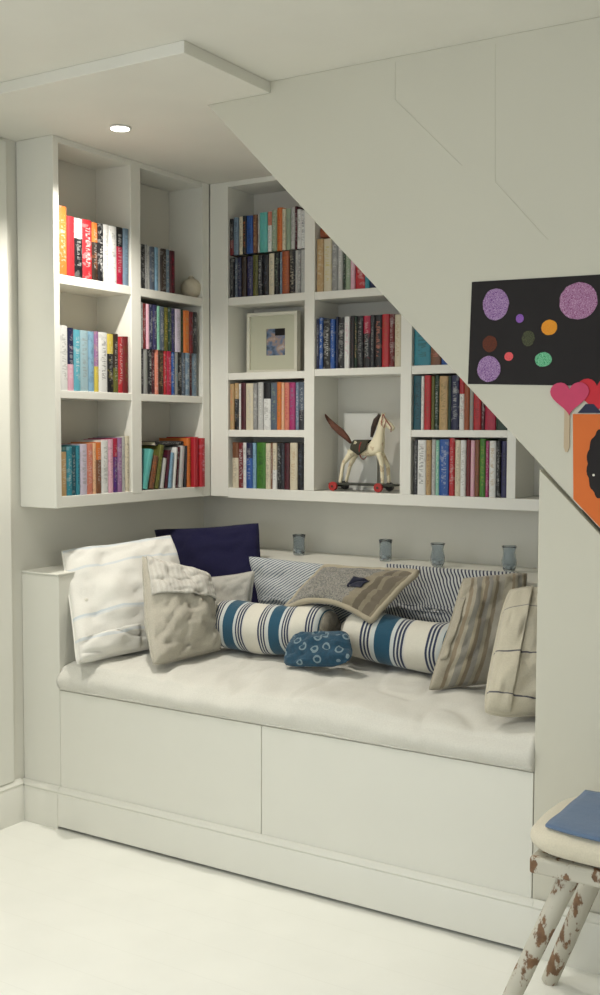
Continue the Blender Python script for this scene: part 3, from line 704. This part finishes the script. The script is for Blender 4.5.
# ================================================================ PAPERS ON THE STAIR WALL
YW = -.0065
blk = paint('black_sugar_paper', (34, 30, 32), .85, .1, 30)
def q2(px, py, y=YW): v = P(px, py, Y=y); return (v.x, v.z)
wpx = [q2(472, 282), q2(468, 384)]
t = thing('child_drawing', 'large black paper with coloured crayon circles pinned to the stair wall', 'drawing', (1.9, YW, 1.46))
MB().prism([q2(472, 282), q2(600, 274.5), (2.36, 1.765), (2.37, 1.448), q2(600, 386), q2(468, 384)], YW-.0012, YW-.0002).build('paper', blk, t)
def crayon(c1, c2, nm):
    m, nt, b = base_mat('crayon_'+nm, .8)
    v = N(nt, 'ShaderNodeTexWave'); v.inputs['Scale'].default_value = 60; v.inputs['Distortion'].default_value = 34; v.inputs['Detail'].default_value = 5; v.inputs['Detail Scale'].default_value = 1.6
    tc = N(nt, 'ShaderNodeTexCoord'); L(nt, tc.outputs['Object'], v.inputs['Vector'])
    L(nt, mixc(nt, v.outputs['Fac'], srgb(c1), srgb(c2)), b.inputs['Base Color']); return m
ppur = crayon((104, 50, 126), (190, 160, 200), 'purple')
for nm, px, py, rx, rz, m_ in (('purple', 496, 304.5, 13.5, 16.5, ppur), ('purple', 578.5, 301, 19, 19, crayon((120, 34, 100), (200, 160, 194), 'magenta')), ('purple', 489, 369, 12, 13.5, ppur),
        ('small purple', 520, 318.5, 4, 4.5, crayon((120, 70, 170), (160, 110, 190), 'violet')), ('orange', 549.5, 327.5, 8, 8, crayon((226, 140, 30), (236, 160, 50), 'orange')),
        ('brown', 490, 344, 7.5, 8.5, crayon((110, 50, 26), (70, 34, 24), 'brown')), ('olive', 528.5, 338.5, 6.5, 8, crayon((90, 94, 64), (40, 40, 34), 'olive')),
        ('small red', 509, 356.5, 4.5, 4.5, crayon((220, 70, 84), (240, 110, 110), 'red')), ('green', 543.5, 359.5, 8.5, 7.5, crayon((30, 140, 90), (140, 210, 170), 'green'))):
    c_ = q2(px, py); s_ = 1/ (1102/ (P(px, py, Y=0)-CAM).dot(fw))
    d_ = MB().disc(c_, rx*s_*1.02, rz*s_*.96, YW-.0020, YW-.0013, 28, .05).build('crayon_circle', m_, t); d_['label'] = nm+' crayon circle'
# pins / hearts / card
pk = paint('pink_card', (214, 70, 110), .7, .12, 30); rd = paint('red_card', (206, 24, 44), .6, .05, 30)
def heart(cx, cz, w, h, y0, y1, rot=0):
    pl = []
    for i in range(36):
        a = 2*PI*i/36; x = 16*math.sin(a)**3; z = 13*math.cos(a)-5*math.cos(2*a)-2*math.cos(3*a)-math.cos(4*a)
        x, z = x/16*w/2, (z+2.5)/14.5*h/2
        pl.append((cx+x*math.cos(rot)-z*math.sin(rot), cz+x*math.sin(rot)+z*math.cos(rot)))
    return MB().prism(pl, y0, y1)
hx = q2(570, 399)
t = thing('heart_on_stick', 'pink paper heart on a pale wooden stick below the black drawing', 'paper heart', (hx[0], YW, hx[1]-.15))
sa, sb_ = q2(567.5, 412), q2(567, 452)
heart(hx[0], hx[1], .098, .082, YW-.0058, YW-.0036).build('heart', pk, t)
MB().box(sa[0]-.007, sa[0]+.007, YW-.0035, YW-.0003, sb_[1]+.012, sa[1]+.02).prism([(sa[0]-.007, sb_[1]+.012), (sa[0]+.007, sb_[1]+.012), (sa[0]+.003, sb_[1]), (sa[0]-.003, sb_[1])], YW-.0035, YW-.0003).build('stick', paint('lolly_stick_wood', (196, 176, 148), .7), t)
h2 = q2(597, 396)
o = heart(h2[0], h2[1], .10, .086, YW-.0022, YW-.0002).build('paper_heart', rd)
tag(o, 'bright red paper heart tucked under the black drawing, right of the pink one', 'paper heart')
o_card = paint('orange_card_paper', (222, 112, 44), .7, .06, 20)
t = thing('orange_card', 'orange paper card with a black scalloped shape below the red heart', 'card', (2.0, YW, 1.2))
a1, a2, a3 = q2(573, 414), q2(573.5, 499), q2(600, 524)
MB().prism([a1, (2.20, a1[1]-.003), (2.20, 1.00), (2.09, 1.015), a2], YW-.0016, YW-.0002).build('paper', o_card, t)
bp = []; bc = q2(606, 464)
for i in range(60):
    a = 2*PI*i/60; w = 1+.09*abs(math.sin(a*7)); bp.append((bc[0]+.044*w*math.cos(a), bc[1]+.084*w*math.sin(a)))
MB().prism(bp, YW-.0032, YW-.0025).build('black_shape', blk, t)
ey = q2(594, 475); MB().disc(ey, .003, .003, YW-.0042, YW-.0033, 12).build('white_dot', btn, t)
nv = q2(590, 405)
o = MB().prism([q2(578, 413), q2(586, 404), q2(594, 404), q2(602, 413)], YW-.0030, YW-.0023).build('paper_scrap', paint('navy_paper', (34, 36, 66), .7))
tag(o, 'small dark navy paper scrap between the red heart and orange card', 'paper scrap')

# ================================================================ STOOL
chip, nt, b = base_mat('chipped_white_paint', .65)
tc = N(nt, 'ShaderNodeTexCoord'); mp = N(nt, 'ShaderNodeMapping'); mp.inputs['Scale'].default_value = (9, 9, 5); L(nt, tc.outputs['Object'], mp.inputs['Vector'])
n1 = N(nt, 'ShaderNodeTexNoise'); n1.inputs['Scale'].default_value = 3.2; n1.inputs['Detail'].default_value = 7; n1.inputs['Roughness'].default_value = .62; L(nt, mp.outputs[0], n1.inputs['Vector'])
msk = N(nt, 'ShaderNodeValToRGB'); msk.color_ramp.elements[0].position = .515; msk.color_ramp.elements[1].position = .56; L(nt, n1.outputs['Fac'], msk.inputs[0])
wd = mixc(nt, noisy(nt, 60, 4), srgb((150, 112, 78)), srgb((70, 52, 40)))
L(nt, mixc(nt, msk.outputs[0], srgb((190, 186, 172)), wd), b.inputs['Base Color']); bump(nt, b, n1.outputs['Fac'], .5, .004)
t = thing('stool', 'old wooden stool with chipped white paint at the right edge', 'stool', (2.15, -.24, 0))
bx('seat', chip, t, 1.966, 2.36, -.395, -.10, .376, .414, bevel=.006)
def leg(a, b):
    a, b = Vector(a), Vector(b); n = 14
    pts = [a+(b-a)*i/n for i in range(n+1)]
    MB().tube(pts, [.0235-.004*i/n+.0012*noise.noise(Vector((i*.6, a.x*9, 0))) for i in range(n+1)], 16).build('leg', chip, t, smart=True)
leg((2.045, -.345, .377), (1.895, -.385, .004)); leg((2.072, -.19, .377), (1.925, -.125, .004)); leg((2.28, -.345, .377), (2.42, -.385, .004)); leg((2.27, -.16, .377), (2.41, -.12, .004))
def soft_slab(x0, x1, y0, y1, z0, z1, r, amp, seed):
    m = MB(); n = 30; k_ = 14
    def pt(u, v, w):  # cube -> superellipsoid
        q = Vector((u, v, w)); mx = max(abs(u), abs(v), abs(w)); p_ = 5.0
        ln = (abs(u)**p_+abs(v)**p_+abs(w)**(2.6))**(1/4.2); q = q/max(ln, 1e-5)*1.0
        q = Vector((max(-1, min(1, q.x)), max(-1, min(1, q.y)), max(-1, min(1, q.z))))
        c = Vector(((x0+x1)/2+q.x*(x1-x0)/2, (y0+y1)/2+q.y*(y1-y0)/2, (z0+z1)/2+q.z*(z1-z0)/2))
        return c+Vector((noise.noise(c*9+Vector((seed, 0, 0))), noise.noise(c*9+Vector((0, seed, 0))), noise.noise(c*8)*.6))*amp
    faces = []
    for ax in range(3):
        for sg in (-1, 1):
            g_ = []
            for i in range(n+1):
                r_ = []
                for j in range(n+1):
                    a, b2 = -1+2*i/n, -1+2*j/n; v = [a, b2]; v.insert(ax, sg); r_.append(m.b.verts.new(pt(*v)))
                g_.append(r_)
            for i in range(n):
                for j in range(n): m.b.faces.new((g_[i][j], g_[i+1][j], g_[i+1][j+1], g_[i][j+1]))
    bmesh.ops.remove_doubles(m.b, verts=m.b.verts, dist=.0004)
    return m
fw_ = fabric('cream_wool', c=(228, 220, 198), var=.10, bs=.5); fbl = fabric('faded_blue_cloth', c=(98, 124, 158), var=.12, bs=.4)
o = soft_slab(1.948, 2.37, -.415, -.085, .4145, .486, .03, .004, 3).build('stool_cushion', fw_, smooth=True)
tag(o, 'thick cream folded wool pad lying on the chipped stool', 'cushion')
m = MB(); n = 24; top = []
for i in range(n+1):
    r_ = []
    for j in range(n+1):
        x = 2.000+.36*i/n; y = -.385+.275*j/n
        r_.append(m.b.verts.new((x+noise.noise(Vector((y*9, 0, 2)))*.004, y-.020*math.sin(i/n*5)*(1-j/n), .487+noise.noise(Vector((x*10, y*10, 5)))*.003-.02*max(0, .10-j/n)*1)))
    top.append(r_)
for i in range(n):
    for j in range(n): m.b.faces.new((top[i][j], top[i+1][j], top[i+1][j+1], top[i][j+1]))
o = m.build('folded_cloth', fbl, smooth=True); q = o.modifiers.new('s', 'SOLIDIFY'); q.thickness = .006; q.offset = 0
tag(o, 'faded blue folded cloth on top of the cream pad', 'cloth')

# ================================================================ DOWNLIGHT
em, nt, b = base_mat('lamp_glow', .5); b.inputs['Emission Color'].default_value = (1, .95, .86, 1); b.inputs['Emission Strength'].default_value = 14
chrome, nt, b = base_mat('white_lamp_ring', .3); b.inputs['Base Color'].default_value = srgb((235, 235, 230))
lc = (.421, .042, ZT)
t = thing('downlight', 'small round recessed spotlight glowing in the dropped ceiling', 'ceiling light', lc)
MB().lathe([(.021, -.001), (.034, -.001), (.036, -.003), (.033, -.006), (.022, -.006), (.021, -.001)], lc, 28, cap=False).build('ring', chrome, t, smooth=True)
MB().lathe([(.0005, -.002), (.029, -.003), (.029, -.0068), (.0005, -.0078)], lc, 24).build('bulb', em, t, smooth=True)
def area(name, loc, rot, sx, sy, power, col=(1, 1, 1), spread=PI):
    d = bpy.data.lights.new(name, 'AREA'); d.shape = 'RECTANGLE'; d.size = sx; d.size_y = sy; d.energy = power; d.color = col; d.spread = spread
    o = bpy.data.objects.new(name, d); C.objects.link(o); o.location = loc; o.rotation_euler = rot; return o
def spot(name, loc, power, size, blend, col, r=.03):
    d = bpy.data.lights.new(name, 'SPOT'); d.energy = power; d.spot_size = size; d.spot_blend = blend; d.color = col; d.shadow_soft_size = r
    o = bpy.data.objects.new(name, d); C.objects.link(o); o.location = loc; return o
WARM = (1, .965, .89)
spot('spot_nook', (lc[0], lc[1], ZT-.014), 46, math.radians(125), .7, (1, .95, .87), .022)
# daylight through the two windows of the room
area('daylight_left', (.02, -3.1, 1.32), (0, -PI/2, 0), 1.65, 2.2, 18, (.93, .97, 1.0))
area('daylight_front', (2.2, RY+.02, 1.5), (PI/2, 0, 0), 2.0, 1.2, 12, (.95, .98, 1.0))
# the room's other recessed ceiling spots, behind the camera's view
for x, y, e_ in ((.36, -.80, 32), (1.9, -1.15, 30), (.6, -2.4, 34), (3.4, -2.4, 26)):
    spot('spot_room', (x, y, ZC-.012), e_, math.radians(118), .9, WARM, .04)
w = bpy.data.worlds.new('world'); S.world = w; w.use_nodes = True
w.node_tree.nodes['Background'].inputs[0].default_value = (.75, .85, 1, 1); w.node_tree.nodes['Background'].inputs[1].default_value = 1.0

S.view_settings.view_transform = 'Standard'; S.view_settings.look = 'None'; S.view_settings.gamma = 1; S.view_settings.exposure = .25
S.view_settings.use_curve_mapping = False
